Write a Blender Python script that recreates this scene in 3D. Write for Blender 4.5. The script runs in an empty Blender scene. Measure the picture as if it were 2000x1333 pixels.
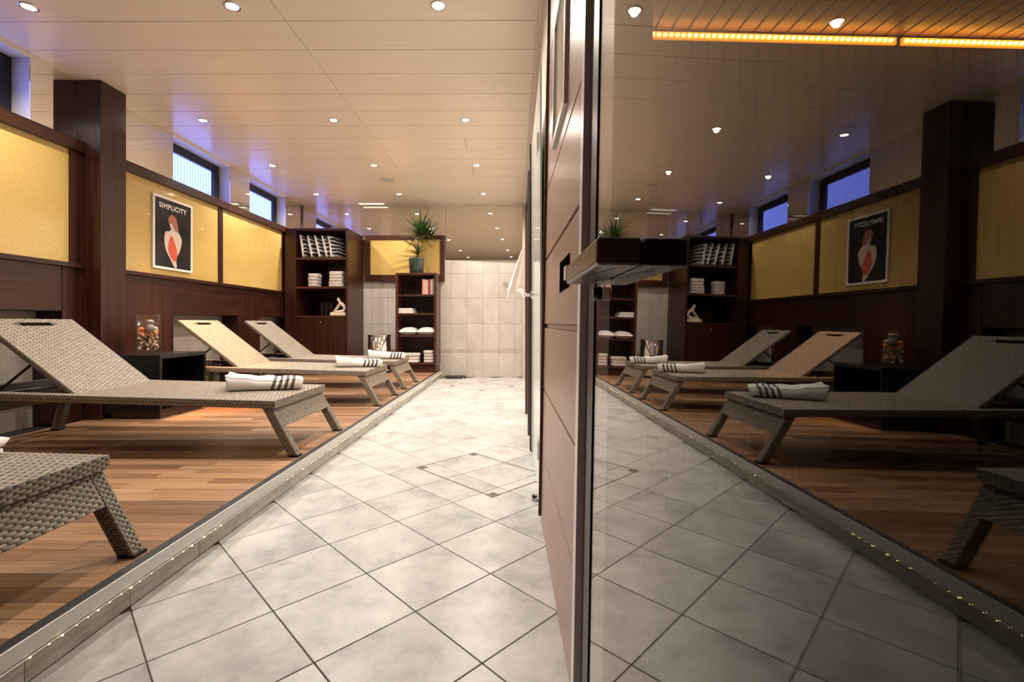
import bpy, bmesh, math, random
from mathutils import Matrix, Vector, Euler
random.seed(7)
R = math.radians
sc = bpy.context.scene
C = sc.collection

# ------------------------------------------------------------------ camera
EYE = 0.85
FPX = 921.0                       # focal length in pixels of the 2000 px wide frame
YAW = math.atan(4 / FPX)
cd = bpy.data.cameras.new('camera')
cam = bpy.data.objects.new('camera', cd)
C.objects.link(cam)
cam.location = (0, 0, EYE)
cam.rotation_euler = (R(90), 0, YAW)
cd.sensor_fit = 'HORIZONTAL'
cd.sensor_width = 36
cd.lens = 36 * FPX / 2000
cd.shift_y = -35.5 / 2000
cd.clip_start = 0.02
sc.camera = cam

# ------------------------------------------------------------------ world and exposure
w = bpy.data.worlds.new('dusk')
sc.world = w
w.use_nodes = True
bg = w.node_tree.nodes['Background']
bg.inputs[0].default_value = (0.10, 0.17, 0.45, 1)
bg.inputs[1].default_value = 0.3
vs = sc.view_settings
vs.view_transform = 'Standard'
vs.look = 'None'
vs.gamma = 1
vs.use_curve_mapping = False
vs.exposure = 0.42
LAMP_W = 80.0                    # each ceiling downlight
LAMP_COL = (1.0, 0.91, 0.81)

# ------------------------------------------------------------------ helpers
class MB:
    def __init__(s):
        s.v, s.f, s.m = [], [], []
    def face(s, pts, mi=0):
        n = len(s.v); s.v += [tuple(p) for p in pts]
        s.f.append(tuple(range(n, n + len(pts)))); s.m.append(mi)
    def box(s, x0, x1, y0, y1, z0, z1, mi=0, M=None):
        p = [(x0,y0,z0),(x1,y0,z0),(x1,y1,z0),(x0,y1,z0),(x0,y0,z1),(x1,y0,z1),(x1,y1,z1),(x0,y1,z1)]
        return s.hexa(p, mi, M)
    def hexa(s, p, mi=0, M=None):
        if M is not None: p = [tuple(M @ Vector(q)) for q in p]
        n = len(s.v); s.v += p
        for f in ((3,2,1,0),(4,5,6,7),(0,1,5,4),(1,2,6,5),(2,3,7,6),(3,0,4,7)):
            s.f.append(tuple(n + i for i in f)); s.m.append(mi)
        return s
    def tube(s, pts, r, seg=8, mi=0, cap=True):
        pts = [Vector(p) for p in pts]; n0 = len(s.v); k = len(pts)
        rr = r if isinstance(r, (list, tuple)) else [r] * k
        for i, p in enumerate(pts):
            d = (pts[min(i+1, k-1)] - pts[max(i-1, 0)]).normalized()
            a = Vector((0,0,1)) if abs(d.z) < .9 else Vector((1,0,0))
            e1 = d.cross(a).normalized(); e2 = d.cross(e1)
            for j in range(seg):
                t = 2*math.pi*j/seg
                s.v.append(tuple(p + rr[i]*(math.cos(t)*e1 + math.sin(t)*e2)))
        for i in range(k-1):
            for j in range(seg):
                a = n0+i*seg+j; b = n0+i*seg+(j+1) % seg
                s.f.append((a, b, b+seg, a+seg)); s.m.append(mi)
        if cap:
            s.f.append(tuple(n0+j for j in range(seg))[::-1]); s.m.append(mi)
            s.f.append(tuple(n0+(k-1)*seg+j for j in range(seg))); s.m.append(mi)
        return s
    def lathe(s, prof, c=(0,0,0), seg=24, mi=0):
        n0 = len(s.v); k = len(prof)
        for r, z in prof:
            for j in range(seg):
                t = 2*math.pi*j/seg
                s.v.append((c[0]+r*math.cos(t), c[1]+r*math.sin(t), c[2]+z))
        for i in range(k-1):
            for j in range(seg):
                a = n0+i*seg+j; b = n0+i*seg+(j+1) % seg
                s.f.append((a, b, b+seg, a+seg)); s.m.append(mi)
        if prof[0][0] > 1e-6: s.f.append(tuple(n0+j for j in range(seg))[::-1]); s.m.append(mi)
        if prof[-1][0] > 1e-6: s.f.append(tuple(n0+(k-1)*seg+j for j in range(seg))); s.m.append(mi)
        return s
    def prism(s, poly, axis, a0, a1, mi=0):
        """poly: list of 2D points; extruded along axis ('x','y','z')"""
        def mk(p, a):
            return {'x': (a, p[0], p[1]), 'y': (p[0], a, p[1]), 'z': (p[0], p[1], a)}[axis]
        n = len(s.v); k = len(poly)
        s.v += [mk(p, a0) for p in poly] + [mk(p, a1) for p in poly]
        s.f.append(tuple(n+i for i in range(k))[::-1]); s.m.append(mi)
        s.f.append(tuple(n+k+i for i in range(k))); s.m.append(mi)
        for i in range(k):
            j = (i+1) % k
            s.f.append((n+i, n+j, n+k+j, n+k+i)); s.m.append(mi)
        return s
    def mesh(s, name, mats, smooth=False):
        me = bpy.data.meshes.new(name)
        me.from_pydata(s.v, [], s.f)
        for m in (mats if isinstance(mats, (list, tuple)) else [mats]): me.materials.append(m)
        if len(me.materials) > 1: me.polygons.foreach_set('material_index', s.m)
        bm = bmesh.new(); bm.from_mesh(me)
        bmesh.ops.recalc_face_normals(bm, faces=bm.faces)
        bm.to_mesh(me); bm.free()
        if smooth: me.polygons.foreach_set('use_smooth', [True]*len(me.polygons))
        me.update()
        return me

def put(name, me, parent=None):
    o = bpy.data.objects.new(name, me)
    C.objects.link(o)
    if parent is not None: o.parent = parent
    return o
def obj(name, mb, mats, parent=None, smooth=False, bevel=0, seg=2, sub=0):
    o = put(name, mb.mesh(name, mats, smooth), parent)
    if bevel:
        b = o.modifiers.new('bevel', 'BEVEL'); b.width = bevel; b.segments = seg; b.limit_method = 'ANGLE'; b.angle_limit = R(40)
    if sub:
        b = o.modifiers.new('sub', 'SUBSURF'); b.levels = sub; b.render_levels = sub
    return o
def box(name, x0, x1, y0, y1, z0, z1, mat, parent=None, bevel=0.0):
    return obj(name, MB().box(x0, x1, y0, y1, z0, z1), mat, parent, bevel=bevel)
def empty(name, loc=(0,0,0), rz=0):
    o = bpy.data.objects.new(name, None); C.objects.link(o)
    o.location = loc; o.rotation_euler = (0, 0, rz); o.empty_display_size = .1
    return o
def tag(o, label, cat=None, group=None, kind=None):
    o['label'] = label
    if cat: o['category'] = cat
    if group: o['group'] = group
    if kind: o['kind'] = kind
    return o
def struct(o, label, cat='wall'):
    return tag(o, label, cat, kind='structure')
def copy_tree(o, parent=None):
    c = o.copy(); C.objects.link(c)
    if parent is not None: c.parent = parent
    for ch in [x for x in o.children]: copy_tree(ch, c)
    return c

# ------------------------------------------------------------------ materials
def mat(name, col, rough=.5, metal=0., spec=.5, coat=0., emis=None, es=0.):
    m = bpy.data.materials.new(name); m.use_nodes = True
    b = m.node_tree.nodes['Principled BSDF']
    b.inputs['Base Color'].default_value = (*col, 1)
    b.inputs['Roughness'].default_value = rough
    b.inputs['Metallic'].default_value = metal
    b.inputs['Specular IOR Level'].default_value = spec
    b.inputs['Coat Weight'].default_value = coat
    b.inputs['Coat Roughness'].default_value = .05
    if emis:
        b.inputs['Emission Color'].default_value = (*emis, 1)
        b.inputs['Emission Strength'].default_value = es
    return m
def N(m, t, **kw):
    n = m.node_tree.nodes.new(t)
    for k, v in kw.items(): setattr(n, k, v)
    return n
def L(m, a, b): m.node_tree.links.new(a, b)
def bsdf(m): return m.node_tree.nodes['Principled BSDF']
def ramp(m, fac, stops):
    r = N(m, 'ShaderNodeValToRGB'); e = r.color_ramp.elements
    while len(e) < len(stops): e.new(.5)
    for i, (p, c) in enumerate(stops): e[i].position = p; e[i].color = (*c, 1)
    L(m, fac, r.inputs[0])
    return r.outputs[0]
def coords(m, scale=(1,1,1), kind='Object', rnd=False):
    tc = N(m, 'ShaderNodeTexCoord'); mp = N(m, 'ShaderNodeMapping')
    mp.inputs['Scale'].default_value = scale
    L(m, tc.outputs[kind], mp.inputs[0])
    if rnd:
        oi = N(m, 'ShaderNodeObjectInfo'); mu = N(m, 'ShaderNodeMath', operation='MULTIPLY'); mu.inputs[1].default_value = 37.0
        L(m, oi.outputs['Random'], mu.inputs[0]); L(m, mu.outputs[0], mp.inputs['Location'])
    return mp.outputs[0]
def noise(m, vec, scale, detail=4, rough=.55):
    n = N(m, 'ShaderNodeTexNoise'); n.inputs['Scale'].default_value = scale
    n.inputs['Detail'].default_value = detail; n.inputs['Roughness'].default_value = rough
    L(m, vec, n.inputs['Vector']); return n.outputs['Fac']
def bump(m, h, s=.2, d=.002):
    b = N(m, 'ShaderNodeBump'); b.inputs['Strength'].default_value = s; b.inputs['Distance'].default_value = d
    L(m, h, b.inputs['Height']); L(m, b.outputs[0], bsdf(m).inputs['Normal'])
def wood(name, c0, c1, grain='z', rough=.35, fine=60, coat=0., rnd=False):
    m = mat(name, c0, rough, coat=coat)
    sc_ = {'x': (1.2, fine, fine), 'y': (fine, 1.2, fine), 'z': (fine, fine, 1.2)}[grain]
    f = noise(m, coords(m, sc_, rnd=rnd), 1.0, 5, .65)
    L(m, ramp(m, f, [(.30, c0), (.72, c1)]), bsdf(m).inputs['Base Color'])
    bump(m, f, .12, .001)
    return m
DK0, DK1 = (.0085, .0027, .0016), (.058, .0155, .0068)
M_wv = wood('mahogany_vertical', DK0, DK1, 'z', .33)
M_wh = wood('mahogany_horizontal', DK0, DK1, 'y', .33)
M_wx = wood('mahogany_crosswise', (.016, .005, .003), (.095, .027, .013), 'x', .33)
M_wr = wood('reddish_lit_mahogany', (.022, .0065, .004), (.12, .035, .019), 'z', .3)  # brighter, redder mahogany copy; puts the lit look of the low bookcase into colour
M_leaf = wood('brown_satin_panel', (.34, .205, .152), (.44, .275, .21), 'y', .34, fine=90)
M_jamb = wood('brown_jamb', (.05, .022, .014), (.085, .04, .028), 'z', .4)
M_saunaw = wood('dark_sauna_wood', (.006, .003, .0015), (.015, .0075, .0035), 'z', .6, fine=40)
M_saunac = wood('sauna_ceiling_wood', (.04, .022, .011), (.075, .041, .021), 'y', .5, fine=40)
M_black = mat('black_lacquer', (.006, .006, .007), .25)
M_rubber = mat('black_rubber', (.012, .012, .013), .6)
M_pale = mat('pale_edge_strip', (.80, .74, .70), .3)
M_dkframe = mat('dark_window_frame', (.008, .007, .008), .4)
M_alu = mat('brushed_aluminium', (.55, .55, .53), .35, 1.)
M_alup = mat('painted_aluminium', (.64, .63, .60), .35, .25)
M_chrome = mat('chrome', (.75, .75, .76), .08, 1.)
M_white = mat('white_paint', (.78, .75, .70), .45)
M_cream = mat('cream_paint', (.74, .66, .56), .35)
M_mirror = mat('mirror', (.86, .83, .78), .015, 1.)
M_grout = mat('floor_grout', (.13, .11, .095), .8)
M_wgrout = mat('wall_grout', (.42, .37, .32), .8)
M_plaster = mat('dim_plaster', (.35, .31, .27), .7)

def stone(name, c0, c1, c2, rough, scale=6, rnd=True):
    m = mat(name, c0, rough)
    v = coords(m, (1,1,1), rnd=rnd)
    f = noise(m, v, scale, 8, .68); g = noise(m, v, scale*.35, 3, .5)
    mx = N(m, 'ShaderNodeMath', operation='MULTIPLY_ADD'); mx.inputs[1].default_value = .55
    mh = N(m, 'ShaderNodeMath', operation='MULTIPLY'); mh.inputs[1].default_value = .45
    L(m, g, mh.inputs[0]); L(m, f, mx.inputs[0]); L(m, mh.outputs[0], mx.inputs[2])
    L(m, ramp(m, mx.outputs[0], [(.36, c0), (.5, c1), (.64, c2)]), bsdf(m).inputs['Base Color'])
    bump(m, f, .06, .001)
    return m
M_tile = stone('grey_floor_tile', (.30, .295, .288), (.49, .478, .458), (.62, .602, .575), .30, 9)
M_wtile = stone('pale_wall_tile', (.49, .44, .385), (.56, .51, .455), (.62, .57, .51), .25, 5)
M_skirt = stone('skirting_stone', (.32, .29, .25), (.46, .43, .38), (.57, .53, .47), .32, 14)
M_niche = stone('niche_stone', (.27, .24, .20), (.37, .33, .28), (.48, .43, .37), .4, 4, rnd=False)

# ceiling lacquer
M_ceil = mat('ceiling_plank', (.88, .77, .63), .26)
f = noise(M_ceil, coords(M_ceil, (2, 160, 160), rnd=True), 1, 3, .5)
L(M_ceil, ramp(M_ceil, f, [(.3, (.84, .715, .575)), (.7, (.92, .80, .66))]), bsdf(M_ceil).inputs['Base Color'])
bump(M_ceil, f, .05, .0005)
# parquet plank, tone by object
M_deck = mat('parquet', (.3, .15, .07), .36)
oi = N(M_deck, 'ShaderNodeObjectInfo')
tone = ramp(M_deck, oi.outputs['Random'], [(0, (.25, .128, .066)), (.35, (.35, .188, .096)), (.7, (.45, .255, .135)), (1, (.57, .355, .205))])
gf = noise(M_deck, coords(M_deck, (1.6, 55, 55), rnd=True), 1, 5, .6)
gm = ramp(M_deck, gf, [(.28, (.40, .36, .32)), (.48, (.80, .78, .75)), (.7, (1.0, 1.0, 1.0))])
mxr = N(M_deck, 'ShaderNodeMix', data_type='RGBA', blend_type='MULTIPLY'); mxr.inputs['Factor'].default_value = 1
L(M_deck, tone, mxr.inputs['A']); L(M_deck, gm, mxr.inputs['B']); L(M_deck, mxr.outputs['Result'], bsdf(M_deck).inputs['Base Color'])
# wicker
M_wick = mat('wicker_strand', (.23, .20, .165), .42)
wf = noise(M_wick, coords(M_wick, (95, 32, 95)), 1, 2, .5)
L(M_wick, ramp(M_wick, wf, [(.3, (.175, .145, .108)), (.7, (.32, .268, .20))]), bsdf(M_wick).inputs['Base Color'])
M_wickb = mat('wicker_core', (.045, .038, .030), .6)
# yellow glass panel
M_yel = mat('yellow_panel', (.56, .37, .10), .35, coat=1.)
yf = noise(M_yel, coords(M_yel, (120, 120, 40)), 1, 3, .6)
L(M_yel, ramp(M_yel, yf, [(.3, (.50, .33, .085)), (.7, (.62, .42, .125))]), bsdf(M_yel).inputs['Base Color'])
# towels
def cloth(name, c):
    m = mat(name, c, .95, spec=.1)
    n_ = noise(m, coords(m, (1,1,1)), 260, 2, .6); bump(m, n_, .35, .003)
    bsdf(m).inputs['Sheen Weight'].default_value = .3
    return m
M_towel = cloth('white_terry', (.80, .76, .71))
M_towel2 = cloth('warm_white_terry', (.78, .70, .64))
M_stripe = cloth('grey_stripe_terry', (.11, .095, .085))
# window glow (dusk daylight behind a net curtain)
M_win = bpy.data.materials.new('dusk_window'); M_win.use_nodes = True
nt = M_win.node_tree; nt.nodes.clear()
out = N(M_win, 'ShaderNodeOutputMaterial'); em = N(M_win, 'ShaderNodeEmission')
wv = N(M_win, 'ShaderNodeTexWave', wave_type='BANDS', bands_direction='Y'); wv.inputs['Scale'].default_value = 7; wv.inputs['Distortion'].default_value = 2.5; wv.inputs['Detail'].default_value = 2
L(M_win, coords(M_win, (1,1,.6)), wv.inputs['Vector'])
L(M_win, ramp(M_win, wv.outputs['Fac'], [(0, (.15, .21, .92)), (1, (.23, .28, 1.0))]), em.inputs[0]); em.inputs[1].default_value = 3.0
L(M_win, em.outputs[0], out.inputs[0])
def emit(name, col, s):
    m = bpy.data.materials.new(name); m.use_nodes = True
    nt = m.node_tree; nt.nodes.clear()
    o_ = nt.nodes.new('ShaderNodeOutputMaterial'); e_ = nt.nodes.new('ShaderNodeEmission')
    e_.inputs[0].default_value = (*col, 1); e_.inputs[1].default_value = s
    nt.links.new(e_.outputs[0], o_.inputs[0]); return m
M_lens = emit('downlight_lens', (1, .88, .74), 28)
M_led = emit('orange_led', (1, .50, .06), 16)
M_ledy = emit('yellow_led', (1, .80, .25), 8)
def glass(name, col, ior=1.5, rough=0.):
    m = bpy.data.materials.new(name); m.use_nodes = True
    nt = m.node_tree; nt.nodes.clear()
    o_ = nt.nodes.new('ShaderNodeOutputMaterial'); g = nt.nodes.new('ShaderNodeBsdfGlass')
    g.inputs['Color'].default_value = (*col, 1); g.inputs['IOR'].default_value = ior; g.inputs['Roughness'].default_value = rough
    nt.links.new(g.outputs[0], o_.inputs[0]); return m
M_sglass = glass('sauna_glass', (.90, .89, .87), 1.52)
def thin_glass(name, tint, ior=1.45):
    m = bpy.data.materials.new(name); m.use_nodes = True
    nt = m.node_tree; nt.nodes.clear()
    o_ = nt.nodes.new('ShaderNodeOutputMaterial'); t_ = nt.nodes.new('ShaderNodeBsdfTransparent'); g = nt.nodes.new('ShaderNodeBsdfGlossy')
    fr_ = nt.nodes.new('ShaderNodeLayerWeight'); pw_ = nt.nodes.new('ShaderNodeMath'); pw_.operation = 'POWER'; pw_.inputs[1].default_value = 4.; sc2 = nt.nodes.new('ShaderNodeMath'); sc2.operation = 'MULTIPLY_ADD'; sc2.inputs[1].default_value = .75; sc2.inputs[2].default_value = .035; mx_ = nt.nodes.new('ShaderNodeMixShader')
    t_.inputs[0].default_value = (*tint, 1); g.inputs['Roughness'].default_value = .02; fr_.inputs['Blend'].default_value = .5
    nt.links.new(fr_.outputs['Facing'], pw_.inputs[0]); nt.links.new(pw_.outputs[0], sc2.inputs[0]); nt.links.new(sc2.outputs[0], mx_.inputs[0]); nt.links.new(t_.outputs[0], mx_.inputs[1]); nt.links.new(g.outputs[0], mx_.inputs[2])
    nt.links.new(mx_.outputs[0], o_.inputs[0]); return m
M_glass = thin_glass('clear_glass', (.97, .98, .98))
M_tglass = mat('reflection_coloured_glass', (.74, .82, .80), .12)  # pale green-white colour stands for the bright reflection on the glass door

# ================================================================== SETTING
XL, YB, H = -3.325, 7.385, 2.70          # mirror plane of the left wall, back wall, ceiling
XP, ZP = -1.14, 0.11                     # platform edge and height
Y0 = -2.4                                # wall behind the camera
# ---- floor with diagonal tiles
fl = struct(box('floor', -3.7, 2.8, Y0-.1, YB+.2, -.10, -.004, M_grout), 'pale grey stone tile floor laid diagonally along the walkway', 'floor')
D = .4205; a = D/2 - .0024
tm = MB(); tm.prism([(-a, 0), (0, -a), (a, 0), (0, a)], 'z', -.012, 0.0)
tme = tm.mesh('tile', M_tile)
for i in range(-6, 6):
    for j in range(-14, 29):
        if (i + j) % 2: continue
        x, y = -.5 + i*D/2 + D/2, 1.597 + j*D/2
        if x < XP - .16 or x > .42 or y > YB - .02 or y < -.6: continue
        o = put('floor_tile', tme, fl); o.location = (x, y, 0); o.rotation_euler = (0, 0, random.choice((0, 1, 2, 3))*R(90))
for o in fl.children:
    b = o.modifiers.new('bevel', 'BEVEL'); b.width = .0012; b.segments = 1
# ---- ceiling of wide planks
ce = struct(box('ceiling', -3.75, 2.8, Y0-.1, YB+.2, H+.012, H+.10, M_plaster), 'cream lacquered plank ceiling with recessed lights', 'ceiling')
y = 2.885 - .3065*18
k = 0
while y < YB:
    xs = [(-3.6, -1.402), (-1.398, 1.0)] if k % 3 else [(-3.6, -1.402 + .9), (-1.398 + .9, 1.0)]
    if y > 2.8 and y < 4.0: xs = [(-3.6, -1.402), (-1.398, .6)]
    for (xa, xb) in xs:
        y1 = min(y + .3065 - .005, YB - .001)
        if y1 - y < .02 or y < Y0: continue
        box('ceiling_plank', xa, xb, y, y1, H, H + .014, M_ceil, ce, bevel=.0015)
    y += .3065; k += 1
# ---- back wall
bw = struct(box('wall_back', -3.7, .45, YB + .012, YB + .15, 0, H, M_wgrout), 'pale tiled end wall of the walkway', 'wall')
xe = [-.985 + .2485*i for i in range(-6, 5)] + [.128]
ze = [0, .385, .433, .838, 1.24, 1.625, 1.838]
M_border = stone('border_tile', (.40, .33, .27), (.50, .43, .36), (.60, .53, .46), .3, 30)
for i in range(len(xe)-1):
    for j in range(len(ze)-1):
        if xe[i] < -1.8 and ze[j] > 1.5: continue
        nm = 'border_tile' if j == 1 else 'wall_tile'
        o = box(nm, xe[i]+.0012, xe[i+1]-.0012, YB, YB+.02, ze[j]+.0012, ze[j+1]-.0012, M_border if j == 1 else M_wtile, bw, bevel=.0015)
M_med = mat('medallion_grey', (.30, .27, .24), .5)
for cx in (-.13, -2.06):
    mb = MB()
    for rr in (.044, .026, .010):
        mb.tube([(cx + rr*math.cos(t*math.pi/12), YB-.001, 1.45 + rr*math.sin(t*math.pi/12)) for t in range(25)], .0028, 6)
    for t in range(8):
        q = t*math.pi/4; mb.tube([(cx + .012*math.cos(q), YB-.001, 1.45+.012*math.sin(q)), (cx+.026*math.cos(q), YB-.001, 1.45+.026*math.sin(q))], .002, 5)
    obj('tile_medallion', mb, M_med, bw, smooth=True)
for (x0, x1, z0) in ((-3.30, -1.0665, 2.214), (-1.0635, .128, 1.84)):
    tw_ = .036 if x0 > -2 else 0.                 # the second panel is hung slightly askew
    obj('mirror_panel', MB().hexa([(x0, YB-.006, z0), (x1, YB-.006-tw_, z0), (x1, YB+.012, z0), (x0, YB+.012, z0), (x0, YB-.006, H-.001), (x1, YB-.006-tw_, H-.001), (x1, YB+.012, H-.001), (x0, YB+.012, H-.001)]), M_mirror, bw)
# ---- wall behind the camera, sauna side shell
struct(box('wall_rear', -3.7, 2.8, Y0-.1, Y0, 0, H, M_wv), 'dark mahogany wall at the entrance end of the lounge', 'wall')
# ---- left wall: niches below, yellow panels, windows and mirrors on top
wl = struct(box('wall_left', -3.75, -3.50, Y0, YB+.1, 0, 2.20, M_niche), 'dark mahogany panelled long wall with niches and mirrors', 'wall')
WIN = [(2.30, 3.225), (4.585, 5.505), (5.915, 6.845)]
NI = [(2.22, 3.41), (4.53, 5.59), (6.08, 6.95)]
XF = -3.28
edges = [Y0] + [e for w_ in WIN for e in w_] + [YB]
for i in range(0, len(edges), 2):
    ya, yb = edges[i], edges[i+1]
    box('wall_pier', -3.70, XL - .004, ya+.001, yb-.001, 2.20, H, M_white, wl)
    cuts = [ya] + [q for q in (-.2, 1.2, 6.98) if ya < q < yb] + [yb]
    for q in range(len(cuts)-1):
        box('mirror_panel', XL-.004, XL, cuts[q]+.001, cuts[q+1]-.001, 2.205, H-.001, M_mirror, wl)
box('ledge_rail', -3.50, XF+.03, Y0, YB-.02, 2.135, 2.218, M_wh, wl, bevel=.003)
box('lower_rail', -3.48, XF+.022, Y0, 6.64, 1.262, 1.296, M_wh, wl, bevel=.003)
# stiles (vertical grain) and boards above niches (horizontal grain)
st = [(Y0, NI[0][0]), (NI[0][1], NI[1][0]), (NI[1][1], NI[2][0]), (NI[2][1], YB-.03)]
for (ya, yb) in st: box('wainscot_stile', -3.50, XF, ya+.001, yb-.001, ZP, 1.262, M_wv, wl, bevel=.002)
for (ya, yb) in NI:
    box('wainscot_board', -3.32, XF-.003, ya+.001, yb-.001, .935, 1.262, M_wh, wl, bevel=.002)
    box('niche_trim', -3.50, -3.47, ya+.002, yb-.002, .84, .934, M_plaster, wl)
    box('niche_sill', -3.50, -3.40, ya+.01, yb-.01, .36, .385, M_plaster, wl)
# upper zone between the rails
PAN = [(2.25, 3.463), (4.0-.16, 5.217), (5.29, 6.645)]
up = [(Y0, 2.25), (3.463, 3.84), (5.217, 5.29), (6.645, YB-.03)]
for (ya, yb) in up: box('panel_post', -3.50, XF+.008, ya+.0005, yb-.0005, 1.296, 2.135, M_wv, wl, bevel=.002)
for (ya, yb) in PAN: box('yellow_panel', -3.34, XF-.004, ya+.001, yb-.001, 1.297, 2.134, M_yel, wl)
# windows
for n_, (ya, yb) in enumerate(WIN):
    wn = struct(empty('window_%d' % (n_+1), (-3.45, (ya+yb)/2, 2.218)), 'high narrow window with dark frame glowing dusk blue', 'window')
    f_ = MB(); xw0, xw1 = -.06, 0
    hw = (yb-ya)/2 - .002; zt = H-2.218-.028
    f_.box(xw0, xw1, -hw, hw, 0, .045); f_.box(xw0, xw1, -hw, hw, zt-.085, zt)
    f_.box(xw0, xw1, -hw, -hw+.07, .045, zt-.085); f_.box(xw0, xw1, hw-.10, hw, .045, zt-.085)
    obj('window_frame', f_, M_dkframe, wn, bevel=.003)
    obj('window_pane', MB().box(-.04, -.03, -hw+.07, hw-.10, .045, zt-.085), M_win, wn)
    obj('window_head', MB().box(-.20, .125, -hw, hw, zt+.001, zt+.03), M_white, wn)
# ---- pillar
pl = struct(box('pillar', -3.57, -3.143, 3.572, 3.808, ZP, H-.001, M_wv, bevel=.003), 'tall mahogany clad pillar rising to the ceiling by the yellow panels', 'pillar')
# ---- filler beside bookcase
struct(box('trim_1', -3.255, -3.125, 6.68, 7.36, ZP, 2.19, M_wv, bevel=.002), 'narrow mahogany filler between left wall and tall bookcase', 'trim')
# ---- framed yellow panel on the back wall
fr = struct(empty('trim_2', (-1.705, 7.36, 1.496)), 'mahogany frame around a yellow panel on the end wall', 'trim')
fx0, fx1, fz1 = -.622, .622, .717
m_ = MB(); m_.box(fx0, fx1, -.03, .022, 0, .103); m_.box(fx0, fx1, -.03, .022, fz1-.064, fz1)
m_.box(fx0, fx0+.088, -.03, .022, .103, fz1-.064); m_.box(fx1-.064, fx1, -.03, .022, .103, fz1-.064)
obj('panel_frame', m_, M_wx, fr, bevel=.003)
box('yellow_panel', fx0+.088, fx1-.064, -.012, .02, .103, fz1-.064, M_yel, fr)

# ---- raised platform with parquet planks
pf = struct(box('platform', -3.50, XP-.022, Y0, YB-.002, 0, ZP-.016, M_rubber), 'low raised platform of warm brown parquet', 'floor')
PW = .071; y = Y0 + .02; row = 0
far = MB()
while y < YB - .01:
    x = -3.27; first = True
    y1 = min(y + PW - .0012, YB - .004)
    while x < XP - .05:
        ln = random.uniform(.25, .95) if first else random.uniform(.75, 1.25)
        first = False
        x1 = min(x + ln, XP - .036)
        if XP - .036 - x1 < .15: x1 = XP - .036
        dz = random.uniform(-.0004, .0004)
        if y > .85: 
            o = box('parquet_plank', x+.0006, x1-.0006, y, y1, ZP-.014, ZP+dz, M_deck, pf)
        else: far.box(x+.0006, x1-.0006, y, y1, ZP-.014, ZP)
        x = x1
        if x1 >= XP - .037: break
    y += PW; row += 1
o = obj('parquet_strip', far, M_deck, pf); o['kind'] = 'stuff'
box('rubber_edge', XP-.036, XP-.003, Y0, YB-.003, ZP-.016, ZP+.003, M_rubber, pf, bevel=.002)
box('aluminium_edge', XP-.022, XP, Y0, YB-.003, .068, ZP+.001, M_alup, pf, bevel=.0015)
y = 1.10 - .305*8
while y < YB - .05:
    y1 = min(y + .3035, YB-.003)
    if y > Y0: box('skirting_tile', XP-.022, XP-.006, y, y1, .003, .066, M_skirt, pf, bevel=.001)
    y += .305
box('seam_strip', -2.412, -2.408, 2.70, 3.56, ZP, ZP+.0012, M_alu, pf)
# LED string in the groove of the platform edge
ls = tag(empty('led_string', (XP, 2.5, .066)), 'string of tiny yellow LED lights along the platform edge', 'string light')
m_ = MB(); m_.tube([(.0015, -3.5 + .4*q, -.002) for q in range(22)], .0022, 6)
obj('wire', m_, M_alup, ls, smooth=True)
m_ = MB(); y = -3.3
while y < 4.86:
    if math.sin(y*2.9)+.6*math.sin(y*7.7+1) > -.55 and random.random() < .8:
        r_ = random.choice((.0013, .0016, .0022, .0028)); c_ = (.004, y, -.002)
        m_.lathe([(0, -r_), (r_*.8, -r_*.6), (r_, 0), (r_*.8, r_*.6), (0, r_)], c_, 8)
    y += random.uniform(.030, .052)
o = obj('led_bulbs', m_, M_ledy, ls, smooth=True); o['kind'] = 'stuff'

# ---- floor hatches (tile covers with metal corners)
M_brass = mat('dull_metal_corner', (.16, .13, .11), .45, .6)
def hatch(name, A, e1, e2, l1, l2, label):
    rz = math.atan2(e1[1], e1[0])
    t = tag(empty(name, (A[0], A[1], 0), rz), label, 'hatch', 'floor access hatches')
    sgn = 1 if (e1[0]*e2[1]-e1[1]*e2[0]) > 0 else -1
    w_ = .004
    m = MB(); m.box(0, l1, -w_, w_, -.003, .0012); m.box(0, l1, sgn*l2-w_, sgn*l2+w_, -.003, .0012)
    m.box(l1-w_, l1+w_, *sorted((0, sgn*l2)), -.003, .0012)
    obj('joint', m, M_brass, t)
    m = MB(); m.box(-.0015, .0015, *sorted((0, sgn*l2)), -.003, .0011); obj('fine_joint', m, M_brass, t)
    for (cx, cy, dx, dy) in ((0, 0, 1, sgn), (l1, 0, -1, sgn), (0, sgn*l2, 1, -sgn), (l1, sgn*l2, -1, -sgn)):
        xs = sorted((cx - dx*.006, cx + dx*.045)); ys = sorted((cy - dy*.006, cy + dy*.045))
        p = obj('corner_plate', MB().box(xs[0], xs[1], ys[0], ys[1], -.003, .0022), M_brass, t, bevel=.0008)
        obj('screw', MB().lathe([(.009, .0), (.009, .003), (.004, .0032), (0, .0025)], (cx+dx*.02, cy+dy*.02, 0), 10), M_dkframe, p)
    return t
q_ = math.sqrt(.5)
hatch('floor_hatch', (-.568, 2.764), (q_, -q_), (q_, q_), .655, .435, 'rectangular tile hatch with dark joints beside the sauna wall')
hatch('floor_hatch', (-.871, 6.361), (q_, -q_), (q_, q_), .64, .60, 'square tile hatch in the floor near the tiled end wall')

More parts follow.
